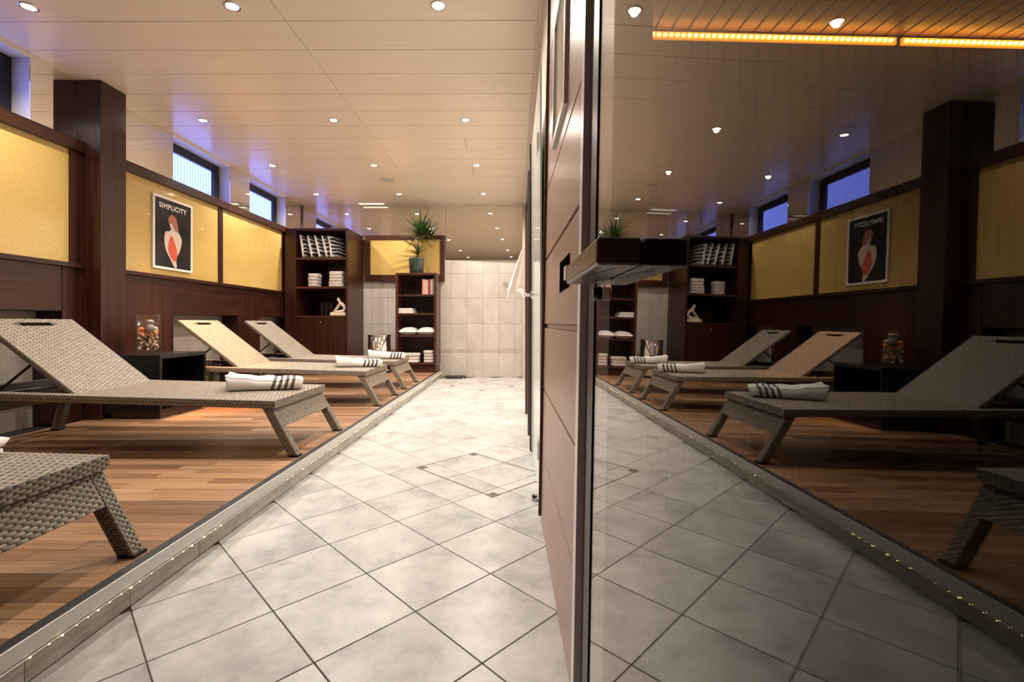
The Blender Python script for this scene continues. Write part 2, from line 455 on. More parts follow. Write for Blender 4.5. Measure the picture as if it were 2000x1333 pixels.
# ================================================================== RIGHT SIDE: sauna front (slightly out of plumb)
SM = Matrix.Translation((0, 0, EYE)) @ Matrix.Rotation(YAW + .0108, 4, 'Z') @ Matrix.Rotation(R(1.05), 4, 'Y')
def sauna_empty(name):
    o = empty(name); o.matrix_world = SM; return o
FZ, CZ = -.846, 1.80       # floor and top in the sauna's own frame (eye level = 0)
sw = struct(sauna_empty('wall_sauna'), 'satin brown panelled sauna front with horizontal grooves', 'wall')
gro = [FZ, -.554, -.281, -.010, .273, .563, .840, 1.117, 1.394, 1.671, CZ]
for i in range(len(gro)-1):
    g0 = {-.010: .009, .273: .0065}.get(gro[i], .0042)
    g1 = {-.010: .009, .273: .0065}.get(gro[i+1], .0042)
    box('wood_panel', .162, .190, 1.058, 2.02, gro[i]+g0, gro[i+1]-g1, M_leaf, sw, bevel=.0006)
box('panel_backing', .172, .215, 1.058, 2.02, FZ, CZ, M_dkframe, sw)
box('groove_strip', .1675, .172, 1.06, 1.97, -.017, -.003, M_leaf, sw)
box('edge_strip', .1575, .20, 1.018, 1.057, FZ, CZ, M_pale, sw, bevel=.001)
box('end_stile', .150, .170, 2.021, 2.033, FZ+.02, CZ, M_jamb, sw, bevel=.001)
box('jamb', .172, .235, .762, 1.016, FZ, CZ, M_jamb, sw, bevel=.002)
box('jamb_rebate', .166, .172, .90, .955, FZ, CZ, M_dkframe, sw)
wf_ = struct(sauna_empty('window_4'), 'narrow framed window let into the brown sauna front', 'window')
m_ = MB(); ya, yb, za, zb = 1.345, 1.70, .63, 1.075; t_ = .026
m_.box(.150, .164, ya, yb, za, za+t_); m_.box(.150, .164, ya, yb, zb-t_, zb)
m_.box(.150, .164, ya, ya+t_, za+t_, zb-t_); m_.box(.150, .164, yb-t_, yb, za+t_, zb-t_)
obj('window_frame', m_, M_alup, wf_, bevel=.0015)
M_reflpane = mat('ceiling_reflection_pane', (.62, .54, .44), .06, spec=.6)  # cream base colour imitates the ceiling reflected in the pane
box('window_pane', .157, .1615, ya+t_, yb-t_, za+t_, zb-t_, M_reflpane, wf_)
# catch plate on the wood wall
cp = tag(sauna_empty('catch_plate'), 'black door catch plate with a white roller beside the wooden handle', 'catch')
# glass door
gd = struct(sauna_empty('door_1'), 'dark tinted sauna glass door with a wooden bar handle', 'door')
GX = .140
box('glass_pane', GX, GX+.008, -1.55, .738, FZ+.012, CZ-.03, M_sglass, gd)
hb = MB()                                                           # wooden bar with a finger scoop underneath
prof = [(GX-.001, .064), (GX-.001, .092), (GX-.046, .092), (GX-.046, .064)]
hb.box(GX-.048, GX-.0005, .490, .742, .0625, .092)
hd = obj('door_handle', hb, wood('handle_wood', (.10, .052, .033), (.15, .082, .055), 'y', .3), gd, bevel=.004, seg=3)
sc_m = MB(); n_ = 14
for i in range(n_):
    t0, t1 = i/n_, (i+1)/n_
    y0_, y1_ = .515 + .20*t0, .515 + .20*t1
    w0, w1 = .014*math.sin(math.pi*t0), .014*math.sin(math.pi*t1)
    sc_m.face([(GX-.022-w0, y0_, .0620), (GX-.022-w1, y1_, .0620), (GX-.022+w1, y1_, .0620), (GX-.022+w0, y0_, .0620)])
obj('finger_scoop', sc_m, M_dkframe, hd)
kn = MB(); kn.tube([(GX-.0005, .70, .046), (GX-.012, .70, .046), (GX-.013, .70, .046)], [.010, .010, .006], 16)
obj('fixing_knob', kn, M_black, gd, smooth=True)
obj('catch_body', MB().box(.1588, .1618, 1.235, 1.432, .098, .186), mat('matt_black', (.004, .004, .004), 1., spec=0.), cp, bevel=.001)
obj('catch_rim', MB().box(.1575, .1618, 1.4325, 1.445, .094, .190), M_alu, cp, bevel=.0005)
obj('roller', MB().box(.1525, .1586, 1.245, 1.285, .118, .155), M_white, cp, bevel=.002)
# sauna interior
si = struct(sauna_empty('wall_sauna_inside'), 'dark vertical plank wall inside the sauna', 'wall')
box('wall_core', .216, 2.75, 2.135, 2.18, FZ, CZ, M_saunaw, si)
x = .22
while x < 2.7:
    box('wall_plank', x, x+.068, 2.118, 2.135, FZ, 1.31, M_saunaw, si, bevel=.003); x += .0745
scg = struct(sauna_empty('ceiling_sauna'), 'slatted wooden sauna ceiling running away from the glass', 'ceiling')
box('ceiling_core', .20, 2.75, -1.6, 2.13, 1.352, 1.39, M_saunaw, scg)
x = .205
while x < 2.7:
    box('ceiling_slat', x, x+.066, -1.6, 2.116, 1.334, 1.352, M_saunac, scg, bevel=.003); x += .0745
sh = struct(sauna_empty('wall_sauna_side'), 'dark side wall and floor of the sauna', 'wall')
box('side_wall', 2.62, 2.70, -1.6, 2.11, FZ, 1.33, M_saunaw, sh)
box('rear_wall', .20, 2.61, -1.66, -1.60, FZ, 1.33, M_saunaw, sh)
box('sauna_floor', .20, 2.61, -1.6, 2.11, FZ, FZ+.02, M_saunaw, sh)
for (xa, xb, lb) in ((.617, 1.735, 'long orange LED strip along the top of the sauna back wall'),
                     (1.762, 2.60, 'shorter orange LED strip continuing deeper along the sauna back wall')):
    e_ = tag(sauna_empty('led_strip'), lb, 'LED strip', 'sauna LED strips')
    box('strip_carrier', xa, xb, 2.104, 2.117, 1.288, 1.318, mat('orange_carrier', (.45, .16, .02), .5, emis=(1, .30, .01), es=.9), e_)
    m_ = MB(); x = xa + .018
    while x < xb - .012:
        m_.lathe([(0, -.008), (.007, -.005), (.009, 0), (.007, .005), (0, .008)], (x, 2.100, 1.302), 10); x += .0275
    o = obj('led_chips', m_, M_led, e_, smooth=True); o['kind'] = 'stuff'
    ld = bpy.data.lights.new('led_glow', 'AREA'); ld.shape = 'RECTANGLE'; ld.size = xb-xa; ld.size_y = .012
    ld.energy = .9*(xb-xa); ld.color = (1, .32, .02)
    lo = bpy.data.objects.new('led_glow', ld); C.objects.link(lo); lo.parent = e_
    lo.location = ((xa+xb)/2, 2.090, 1.306); lo.rotation_euler = (R(165), 0, 0)

# ---- right wall beyond the sauna
wr = struct(box('wall_right', .165, .40, 2.08, YB+.01, 0, H, M_cream), 'pale wall with doors beyond the sauna', 'wall')
box('wall_corner_trim', .128, .165, 7.20, YB-.001, 0, H-.001, M_wtile, wr)
box('cornice', .140, .166, 2.08, 7.2, H-.06, H-.001, M_cream, wr, bevel=.002)
# glass door with lever
d2 = struct(empty('door_2', (.118, 2.14, 0)), 'glass door with chrome stile and lever handle beyond the sauna front', 'door')
box('glass_leaf', 0, .008, 0, .94, .012, 2.02, M_tglass, d2)
box('metal_stile', -.004, .012, .94, .975, .01, 2.02, M_alu, d2, bevel=.002)
box('dark_seal', -.013, .045, .976, 1.02, .0, 2.03, M_dkframe, d2)
lv = MB(); lv.tube([(-.002, .91, 1.03), (-.016, .91, 1.03), (-.05, .91, 1.03)], [.011, .009, .009], 12); lv.tube([(-.046, .918, 1.03), (-.046, .80, 1.03)], .008, 10)
lh = obj('lever_handle', lv, M_chrome, d2, smooth=True)
obj('rosette', MB().tube([(0, .91, 1.03), (-.010, .91, 1.03)], .026, 20), M_chrome, lh)
for hz in (.235, 1.72):
    obj('hinge', MB().box(-.006, .014, .12, .20, hz-.045, hz+.045), M_chrome, d2, bevel=.002)
fp = tag(empty('floor_stop', (.098, 2.255, 0)), 'small chrome door stop on the floor by the sauna front', 'door stop')
obj('stop_base', MB().lathe([(.016, 0), (.016, .006), (.010, .008), (.010, .03), (0, .034)], seg=14), M_chrome, fp, smooth=True)
obj('stop_ring', MB().lathe([(.0125, .016), (.0125, .026)], seg=14), M_rubber, fp)
# brown framed doors
def framed_door(n, ya, yb, xf, label):
    d = struct(empty('door_%d' % n, (.165, ya, 0)), label, 'door')
    k = xf - .165
    box('jamb', k, 0, 0, .07, 0, 2.0, M_jamb, d, bevel=.002)
    box('jamb', k, 0, yb-ya-.07, yb-ya, 0, 2.0, M_jamb, d, bevel=.002)
    box('lintel', k, 0, 0.071, yb-ya-.071, 1.93, 2.0, M_jamb, d, bevel=.002)
    box('door_leaf', k+.03, 0, .071, yb-ya-.071, .006, 1.929, M_white, d)
    return d
framed_door(3, 3.555, 4.46, .104, 'brown framed door in the pale right wall past the glass door')

# ---- ceiling fixtures
def downlight(x, y, power, col, cone=150):
    t = tag(empty('downlight', (x, y, H)), 'round recessed ceiling downlight with a glowing white lens', 'ceiling light', 'recessed ceiling downlights')
    put('trim_ring', ring_me, t)
    put('lens', lens_me, t)
    ld = bpy.data.lights.new('lamp', 'SPOT'); ld.energy = power; ld.color = col
    ld.spot_size = R(cone); ld.spot_blend = .8; ld.shadow_soft_size = .022
    lo = bpy.data.objects.new('lamp', ld); C.objects.link(lo); lo.parent = t; lo.location = (0, 0, -.012)
    return t
ring_me = MB().lathe([(.034, -.001), (.036, -.006), (.046, -.005), (.048, 0), (.034, 0)], seg=24).mesh('trim_ring', M_chrome, True)
lens_me = MB().lathe([(0, -.004), (.020, -.0045), (.034, -.002)], seg=20).mesh('lens', M_lens, True)
for yr in (1.5, 2.745, 4.29, 5.525, 6.755):
    for ix, xc in enumerate((-2.84, -1.645, -.44)):
        warm = (ix == 0 and yr == 4.29)
        downlight(xc, yr, LAMP_W*(7.5 if warm else .16 if yr < 2 else 1), (1, .46, .19) if warm else LAMP_COL, 40 if warm else 150)
sp = tag(empty('ceiling_speaker', (-1.63, 6.07, H)), 'flat round cream speaker grille set into the ceiling', 'speaker')
obj('grille', MB().lathe([(0, -.008), (.07, -.008), (.085, -.004)], seg=28), mat('grille_grey', (.52, .46, .39), .6), sp, smooth=True)
obj('rim', MB().lathe([(.085, -.001), (.086, -.008), (.100, -.006), (.102, 0)], seg=28), M_cream, sp, smooth=True)
vt = tag(empty('ceiling_vent_glow', (-2.20, 7.27, H)), 'small rectangular ceiling vent plate with an added glow above the framed yellow panel', 'ceiling light')
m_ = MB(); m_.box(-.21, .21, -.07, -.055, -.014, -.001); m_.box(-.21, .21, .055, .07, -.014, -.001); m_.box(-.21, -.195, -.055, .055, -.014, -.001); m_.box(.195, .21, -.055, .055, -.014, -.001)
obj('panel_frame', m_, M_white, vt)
box('glow_plate', -.195, .195, -.055, .055, -.010, -.004, emit('panel_glow', (1, .86, .68), .85), vt)  # glow added to the vent plate to imitate a bright reflection

# ================================================================== FURNITURE
# ---- woven loungers
WD = .69                      # overall width; local origin under the foot end, x to the foot, y across
def strands(mb, O, U, V, lu, lv, nrm, pitch=.0100, seg=.033, hgt=.0020, hole=None):
    """running-bond woven strands: U = along the strand, V = from strand to strand"""
    U, V, nrm, O = Vector(U).normalized(), Vector(V).normalized(), Vector(nrm).normalized(), Vector(O)
    rows = max(1, round(lv/pitch)); pt = lv/rows; w2 = pt*.46
    for r_ in range(rows):
        v = (r_+.5)*pt; u = -seg*.5 if r_ % 2 else 0.
        while u < lu - .001:
            a_, b_ = max(0, u+.0008), min(lu, u+seg-.0008)
            if b_ - a_ > .004 and not (hole and a_ < hole[1] and b_ > hole[0] and hole[2] < v < hole[3]):
                n = len(mb.v); q = (b_-a_)
                for tt, hh in ((0, -.0016), (.11, hgt*.85), (.89, hgt*.85), (1, -.0016)):
                    p = O + U*(a_+q*tt) + V*v + nrm*hh
                    e = nrm*(-.0008)
                    mb.v += [tuple(p - V*w2 + e), tuple(p + nrm*.0007), tuple(p + V*w2 + e)]
                for s_ in range(3):
                    for z_ in range(2):
                        i0 = n + s_*3 + z_
                        mb.f.append((i0, i0+1, i0+4, i0+3)); mb.m.append(0)
            u += seg
def weave(name, patches, parent):
    mb = MB()
    for p in patches: strands(mb, *p[:6], **(p[6] if len(p) > 6 else {}))
    me = bpy.data.meshes.new(name); me.from_pydata(mb.v, [], mb.f); me.materials.append(M_wick)
    me.polygons.foreach_set('use_smooth', [True]*len(me.polygons)); me.update()
    o = put(name, me, parent); o['kind'] = 'stuff'; return o
def zt_(x): return .31 + (-.125 - x)*.027            # top of the bed frame
def make_lounger():
    t = empty('sun_lounger')
    hx = -1.285; xe_ = -1.985; TH = .042
    # seat deck with rails
    def slab(x0, x1, y0, y1, th=TH, dz=0):
        return [(x0,y0,zt_(x0)-th+dz),(x1,y0,zt_(x1)-th+dz),(x1,y1,zt_(x1)-th+dz),(x0,y1,zt_(x0)-th+dz),
                (x0,y0,zt_(x0)+dz),(x1,y0,zt_(x1)+dz),(x1,y1,zt_(x1)+dz),(x0,y1,zt_(x0)+dz)]
    seat = obj('seat', MB().hexa(slab(hx, -.125, 0, WD)), M_wickb, t)
    V = (1, 0, -.027)
    ln = -.125 - hx
    weave('seat_weave', [((hx, 0, zt_(hx)), (0,1,0), V, WD, ln, (0,0,1), dict(seg=.055, pitch=.0115)),
                         ((-.125, 0, zt_(-.125)-TH), (0,1,0), (0,0,1), WD, TH, (1,0,0), dict(pitch=.009)),
                         ((hx, 0, zt_(hx)-TH), (0,0,1), V, TH, ln, (0,-1,0), dict(seg=.036)),
                         ((hx, WD, zt_(hx)-TH), (0,0,1), V, TH, ln, (0,1,0), dict(seg=.036))], seat)
    for s_ in (0, 1):
        y0 = 0 if s_ == 0 else WD-.055; y1 = y0+.055
        rl = obj('side_rail', MB().hexa(slab(xe_, hx-.0005, y0, y1)), M_wickb, t)
        yo = 0 if s_ == 0 else WD
        l2 = hx - xe_
        weave('rail_weave', [((xe_, y0, zt_(xe_)), (0,1,0), V, .055, l2, (0,0,1), dict(seg=.0276)),
                             ((xe_, yo, zt_(xe_)-TH), (0,0,1), V, TH, l2, (0, -1 if s_ == 0 else 1, 0), dict(seg=.036))], rl)
    obj('head_rail', MB().hexa(slab(xe_, xe_+.05, .0555, WD-.0555)), M_wickb, t)
    # backrest
    b0, b1 = .064, WD-.064; bw_ = b1-b0
    ang = math.atan2(.425, .548); BL = .693; TB = .028
    Mb = Matrix.Translation((hx+.004, b0, zt_(hx)-.002)) @ Matrix.Rotation(-(math.pi-ang), 4, 'Y').to_4x4()
    # local: +x up the backrest, y across, normal: -z
    Mb = Matrix(((-math.cos(ang), 0, math.sin(ang), hx+.004), (0, 1, 0, b0), (math.sin(ang), 0, math.cos(ang), zt_(hx)-.002), (0, 0, 0, 1)))
    hy0, hy1, hx0, hx1 = bw_/2-.095, bw_/2+.095, BL-.075, BL-.038
    bm_ = MB()
    for (xa, xb, ya, yb) in ((0, hx0, 0, bw_), (hx1, BL, 0, bw_), (hx0, hx1, 0, hy0), (hx0, hx1, hy1, bw_)):
        bm_.box(xa, xb, ya, yb, -TB, 0, M=Mb)
    bk = obj('backrest', bm_, M_wickb, t)
    R3 = Mb.to_3x3(); P = lambda x, y, z: Mb @ Vector((x, y, z))
    weave('backrest_weave', [(P(0, 0, 0), R3 @ Vector((0,1,0)), R3 @ Vector((1,0,0)), bw_, BL, R3 @ Vector((0,0,1)), dict(seg=.055, pitch=.0115, hole=(hy0, hy1, hx0, hx1))),
                             (P(0, 0, -TB), R3 @ Vector((0,1,0)), R3 @ Vector((1,0,0)), bw_, BL, R3 @ Vector((0,0,-1)), dict(hole=(hy0, hy1, hx0, hx1))),
                             (P(0, 0, -TB), R3 @ Vector((0,0,1)), R3 @ Vector((1,0,0)), TB, BL, (0,-1,0), dict(seg=.028))], bk)
    # support strut
    sm = MB()
    top = P(.33, 0, -TB-.006)
    for yy in (b0+.05, b1-.05):
        sm.tube([(top.x, yy, top.z), (-1.80, yy, zt_(-1.8)-.03)], .008, 8)
    sm.tube([(top.x, b0+.03, top.z), (top.x, b1-.03, top.z)], .008, 8)
    sm.tube([(-1.80, b0-.03, zt_(-1.8)-.03), (-1.80, b1+.03, zt_(-1.8)-.03)], .008, 8)
    obj('back_support', sm, M_dkframe, t, smooth=True)
    # foot and head frames: slanted legs and apron
    for (xt, xb, sg) in ((-.146, 0., 1), (-1.90, -1.985, -1)):
        ztop = zt_(xt) - TH - .0005
        D_ = .050
        def leg(y0, y1):
            ta, ba = xt - sg*D_, xb - sg*D_
            return [(min(ba,xb), y0, 0), (max(ba,xb), y0, 0), (max(ba,xb), y1, 0), (min(ba,xb), y1, 0),
                    (min(ta,xt), y0, ztop), (max(ta,xt), y0, ztop), (max(ta,xt), y1, ztop), (min(ta,xt), y1, ztop)]
        sl = Vector((xb-xt, 0, -ztop)).normalized(); Lg = math.hypot(xb-xt, ztop)
        nf = Vector((ztop*sg, 0, (xb-xt)*sg)).normalized()
        for (y0, y1) in ((.008, .056), (WD-.056, WD-.008)):
            lg = obj('leg', MB().hexa(leg(y0, y1)), M_wickb, t)
            weave('leg_weave', [((xt, y0, ztop), (0,1,0), sl, y1-y0, Lg-.012, nf, dict(seg=.024)),
                                ((xt-sg*D_, y0, ztop), (sg,0,0), sl, D_, Lg-.012, (0,-1,0), dict(seg=.025)),
                                ((xt-sg*D_, y1, ztop), (sg,0,0), sl, D_, Lg-.012, (0,1,0), dict(seg=.025))], lg)
            obj('foot_cap', MB().box(min(xb, xb-sg*D_)-.002, max(xb, xb-sg*D_)+.002, y0-.002, y1+.002, 0, .010), M_rubber, lg)
        ah = .105; fr_ = ah/ztop
        xa = xt + (xb-xt)*fr_
        ap = MB().hexa([(min(xa, xa-sg*.03), .0565, ztop-ah), (max(xa, xa-sg*.03), .0565, ztop-ah), (max(xa, xa-sg*.03), WD-.0565, ztop-ah), (min(xa, xa-sg*.03), WD-.0565, ztop-ah),
                        (min(xt, xt-sg*.03), .0565, ztop), (max(xt, xt-sg*.03), .0565, ztop), (max(xt, xt-sg*.03), WD-.0565, ztop), (min(xt, xt-sg*.03), WD-.0565, ztop)])
        apo = obj('apron', ap, M_wickb, t)
        weave('apron_weave', [((xt, .0565, ztop), (0,1,0), sl, WD-.113, Lg*fr_, nf)], apo)
    return t
lo0 = make_lounger()
LY = [.84, 2.58, 4.165, 5.225]
LB = ['grey woven sun lounger standing before the panel on the entrance side of the pillar',
      'grey woven sun lounger between the pillar and the black cube table, striped towel on it',
      'grey woven sun lounger with its backrest lit orange, past the black cube table',
      'grey woven sun lounger next to the tall bookcase and the chrome bin']
LX = [-1.192, -1.188, -1.188, -1.195]
loungers = []
for i in range(4):
    t = lo0 if i == 0 else copy_tree(lo0)
    t.location = (LX[i], LY[i], ZP)
    tag(t, LB[i], 'sun lounger', 'woven sun loungers')
    loungers.append(t)

# ---- folded striped towel
def make_towel():
    t = empty('folded_towel')
    LXT, WT, TT = .40, .27, .030
    mb = MB(); nx, npz = 44, 26
    # cross-section of the doubled cloth in (y,z): fold at y=0 (front), open at the back
    sec = []
    h = .066
    for i in range(npz):
        q = i/(npz-1)
        if q < .36: sec.append((WT*(1-q/.36)+.012, 0))
        elif q < .64:
            a_ = (q-.36)/.28*math.pi; sec.append((.012+h/2*(-math.sin(a_))*.75+.012, h/2-h/2*math.cos(a_)))
        else: sec.append((WT*((q-.64)/.36)+.012, h))
    # inner return of the doubled cloth
    inner = [(WT*.98, h-.028), (WT*.6, h-.029), (WT*.2, h-.030), (.034, h/2+.004), (.034, h/2-.004), (WT*.2, .029), (WT*.6, .028), (WT*.98, .027)]
    loop = sec + inner
    K = len(loop)
    for i in range(nx+1):
        u = i/nx
        x = LXT*u
        flare = max(0, (.22-u)/.22); tip = max(0, (u-.90)/.10)
        for (yy, zz) in loop:
            wob = .004*math.sin(9*u+3*yy/.1)+.003*math.sin(23*u+zz*40)
            z = zz*(1 + .12*math.sin(6.1*u+.6) - .30*tip**2) + wob*(zz/h)
            if zz > h*.45: z += flare**1.5*.020
            y = yy + .006*math.sin(5*u) + tip**2*.02
            z = max(z, 0)
            mb.v.append((x + (.016*(zz/h) if u > .5 else -.02*(zz/h)*flare), y, z))
    for i in range(nx):
        u = (i+.5)/nx
        st_ = any(a_ < u < a_+.042 for a_ in (.575, .665, .755, .845))
        for j in range(K):
            a = i*K+j; b = i*K+(j+1) % K
            mb.f.append((a, b, b+K, a+K)); mb.m.append(1 if st_ else 0)
    # end caps as quads between outer and inner loops
    mb.f.append(tuple(range(K))); mb.m.append(0); mb.f.append(tuple(nx*K+j for j in range(K))[::-1]); mb.m.append(0)
    me = bpy.data.meshes.new('towel_body'); me.from_pydata(mb.v, [], mb.f)
    me.materials.append(M_towel); me.materials.append(M_stripe); me.polygons.foreach_set('material_index', mb.m)
    bm = bmesh.new(); bm.from_mesh(me); bmesh.ops.triangulate(bm, faces=[f for f in bm.faces if len(f.verts) > 4]); bmesh.ops.recalc_face_normals(bm, faces=bm.faces); bm.to_mesh(me); bm.free()
    me.polygons.foreach_set('use_smooth', [True]*len(me.polygons)); me.update()
    return me
tw_me = make_towel()
TL = ['white folded towel with four grey stripes on the lounger before the entrance-side panel',
      'white folded towel with four grey stripes on the lounger by the pillar',
      'white folded towel with four grey stripes on the lounger with the orange-lit backrest',
      'white folded towel with four grey stripes on the lounger next to the tall bookcase']
for i in range(4):
    ax, ay = [(-.70, .24), (-.535, .25), (-.47, .25), (-.48, .22)][i]
    o = put('folded_towel', tw_me)
    xx = LX[i]+ax
    o.location = (xx, LY[i]+ay, ZP + zt_(ax) + .0045); o.rotation_euler = (0, R(1.3), R((24, 25, 20, 14)[i]))
    tag(o, TL[i], 'towel', 'striped towels on the loungers')

# ---- black cube table
tb = tag(empty('cube_table', (-2.92, 3.86, ZP)), 'black open cube side table between pillar and loungers', 'table')
hx_, hy_ = .215, .27
box('plinth', -hx_+.03, hx_-.02, -hy_+.03, hy_-.03, 0, .045, M_jamb, tb)
box('bottom_board', -hx_, hx_, -hy_, hy_, .045, .075, M_black, tb, bevel=.002)
box('top_board', -hx_, hx_, -hy_, hy_, .462, .492, M_black, tb, bevel=.002)
box('side_board', -hx_, hx_, -hy_, -hy_+.025, .0755, .4615, M_black, tb, bevel=.002)
box('side_board', -hx_, hx_, hy_-.025, hy_, .0755, .4615, M_black, tb, bevel=.002)
box('rear_board', -hx_, -hx_+.02, -hy_+.0255, hy_-.0255, .0755, .4615, M_black, tb)
# ---- jar of potpourri
TJ = ZP + .492
jx, jy, jr, jh = -2.985, 3.83, .088, .315
jr_ = tag(empty('glass_jar', (jx, jy, TJ)), 'tall clear glass cylinder filled with orange potpourri on the cube table', 'jar')
obj('jar_wall', MB().lathe([(jr-.002, 0.001), (jr, .004), (jr, jh), (jr-.004, jh), (jr-.004, .014), (0, .013)], seg=40), M_glass, jr_, smooth=True)
pp = MB(); PM = [mat('potpourri_orange', (.62, .20, .05), .6), mat('potpourri_tan', (.46, .30, .18), .6), mat('potpourri_brown', (.12, .06, .035), .6), mat('potpourri_cream', (.62, .52, .40), .6)]
rng = random.Random(3)
for i in range(150):
    zz = .032 + .175*(i/150); rr = math.sqrt(rng.random())*(jr-.026); aa = rng.random()*6.283
    cx, cy = rr*math.cos(aa), rr*math.sin(aa); s_ = rng.uniform(.012, .020)
    k_ = rng.choice((0, 0, 1, 3)) if zz > .145 else rng.choice((1, 2, 2, 3, 1))
    n = len(pp.v)
    Mr = Matrix.Translation((cx, cy, zz)) @ Euler((rng.random()*6, rng.random()*6, rng.random()*6)).to_matrix().to_4x4()
    pr = [(0, -s_), (s_*.75, -s_*.45), (s_, 0), (s_*.55, s_*.5), (0, s_*.8)]
    pp.lathe(pr, (0, 0, 0), 7, k_)
    for q in range(n, len(pp.v)):
        w_ = rng.uniform(.8, 1.1); pp.v[q] = tuple(Mr @ (Vector(pp.v[q])*w_))
po = obj('potpourri', pp, PM, smooth=True); po.location = (jx, jy, TJ)
tag(po, 'orange and brown potpourri pieces heaped inside the glass cylinder', 'potpourri', kind='stuff')
bt = tag(empty('glass_bottle', (jx+.035, jy-.02, TJ+.175)), 'small grey frosted bottle standing among the potpourri', 'bottle')
obj('bottle_body', MB().lathe([(.001, 0), (.030, .004), (.034, .03), (.026, .055), (.014, .068)], seg=20), mat('frosted_grey', (.17, .17, .175), .2), bt, smooth=True)
obj('bottle_cap', MB().lathe([(.014, .0685), (.026, .074), (.026, .090), (.012, .098), (0, .099)], seg=20), mat('cap_grey', (.26, .26, .26), .2), bt, smooth=True)

# ---- poster
po_ = tag(empty('framed_poster', (XF-.0035, 4.515, 1.352)), 'white framed black poster reading SIMPLICITY with a woman in red seen from behind', 'poster')
pw, ph = .522, .68
m_ = MB(); b_ = .022
m_.box(0, .018, -pw/2, pw/2, 0, b_); m_.box(0, .018, -pw/2, pw/2, ph-b_, ph); m_.box(0, .018, -pw/2, -pw/2+b_, b_, ph-b_); m_.box(0, .018, pw/2-b_, pw/2, b_, ph-b_)
obj('frame', m_, M_white, po_, bevel=.002)
pr = box('print', .001, .010, -pw/2+b_, pw/2-b_, b_, ph-b_, mat('print_black', (.014, .014, .018), .18), po_)
def flat(name, pts, m, x, parent):
    # pts in poster px units (width 0..1 from the pillar side to the bookcase side, height 0..1 from the top)
    mb = MB(); q = [(-pw/2+b_+p[0]*(pw-2*b_), ph-b_-p[1]*(ph-2*b_)) for p in pts]
    mb.prism(q, 'x', x, x+.0006)
    o = obj(name, mb, m, parent)
    return o
def smooth_poly(p, n=4):
    out = []
    k = len(p)
    for i in range(k):
        p0, p1, p2, p3 = p[i-1], p[i], p[(i+1) % k], p[(i+2) % k]
        for j in range(n):
            t = j/n
            out.append(tuple(.5*((2*p1[a])+(-p0[a]+p2[a])*t+(2*p0[a]-5*p1[a]+4*p2[a]-p3[a])*t*t+(-p0[a]+3*p1[a]-3*p2[a]+p3[a])*t**3) for a in (0, 1)))
    return out
M_skin, M_red, M_hair = mat('print_skin', (.62, .50, .40), .3), mat('print_red', (.62, .10, .06), .3), mat('print_hair', (.36, .14, .09), .3)
flat('figure_back', smooth_poly([(.30, .47), (.40, .455), (.46, .41), (.60, .42), (.68, .47), (.74, .55), (.72, .65), (.66, .76), (.60, .82), (.585, .90), (.60, .97), (.56, .995), (.50, .955), (.40, .85), (.30, .74), (.26, .63), (.27, .52)]), M_skin, .0102, pr)
flat('figure_face', smooth_poly([(.39, .33), (.47, .335), (.55, .40), (.52, .445), (.45, .42)]), M_skin, .0109, pr)
flat('figure_hair', smooth_poly([(.36, .27), (.41, .215), (.50, .205), (.58, .245), (.62, .33), (.645, .43), (.60, .44), (.53, .415), (.46, .345), (.38, .335)]), M_hair, .0116, pr)
flat('figure_dress', smooth_poly([(.45, .51), (.53, .60), (.60, .72), (.615, .79), (.585, .87), (.52, .895), (.41, .82), (.36, .72), (.39, .59)]), M_red, .0109, pr)
def lettering(name, s, size, m, parent, loc, rot):
    cu = bpy.data.curves.new(name, 'FONT'); cu.body = s; cu.size = size; cu.align_x = 'CENTER'; cu.space_character = 1.12; cu.offset = size*.022; cu.extrude = .0003
    tmp = bpy.data.objects.new(name+'_tmp', cu); C.objects.link(tmp)
    dg = bpy.context.evaluated_depsgraph_get()
    me = bpy.data.meshes.new_from_object(tmp.evaluated_get(dg)); bpy.data.objects.remove(tmp)
    me.materials.clear(); me.materials.append(m)
    o = put(name, me, parent); o.location = loc; o.rotation_euler = rot; return o
lettering('lettering', 'SIMPLICITY', .066, mat('print_white', (.75, .72, .68), .4), pr, (.0104, 0, ph-b_-.085), (R(90), 0, R(90)))

# ---- tall bookcase
def bookcase(name, label, x0, x1, y0, y1, ztop, shelves, th, lower=None, plinth=None, zbase=ZP, wv=None):
    cx = (x0+x1)/2; t = tag(empty(name, (cx, y0, zbase)), label, 'bookcase')
    W = (x1-x0)/2; D_ = y1-y0; Ht = ztop-zbase
    zb = plinth or 0
    box('side_panel', -W, -W+th, 0, D_, zb, Ht, wv or M_wv, t, bevel=.002)
    box('side_panel', W-th, W, 0, D_, zb, Ht, wv or M_wv, t, bevel=.002)
    box('top_board', -W+th+.0003, W-th-.0003, 0, D_, Ht-th, Ht, M_wx, t, bevel=.002)
    box('back_panel', -W+th+.0003, W-th-.0003, D_-.012, D_, zb, Ht-th-.0003, M_wv, t)
    for z in shelves: box('shelf', -W+th+.0003, W-th-.0003, .004, D_-.0125, z-zbase-th*.85, z-zbase, M_wx, t, bevel=.0015)
    if plinth: box('plinth', -W+.015, W-.015, .04, D_, 0, plinth-.0005, M_wx, t)
    if lower:
        dr = box('cabinet_door', -W+th+.002, W-th-.002, .001, .02, .05, lower-zbase-th-.002, M_wv, t, bevel=.002)
        obj('knob', MB().tube([(0, .002, lower-zbase-.095), (0, -.016, lower-zbase-.095), (0, -.020, lower-zbase-.095)], [.006, .012, .007], 14), M_chrome, dr, smooth=True)
        box('base_board', -W+th+.0003, W-th-.0003, .01, D_-.0125, 0, .049, M_wx, t)
    return t
B1 = dict(x0=-3.120, x1=-2.352, y0=6.66, y1=7.355)
S1 = [1.774, 1.363, .951]
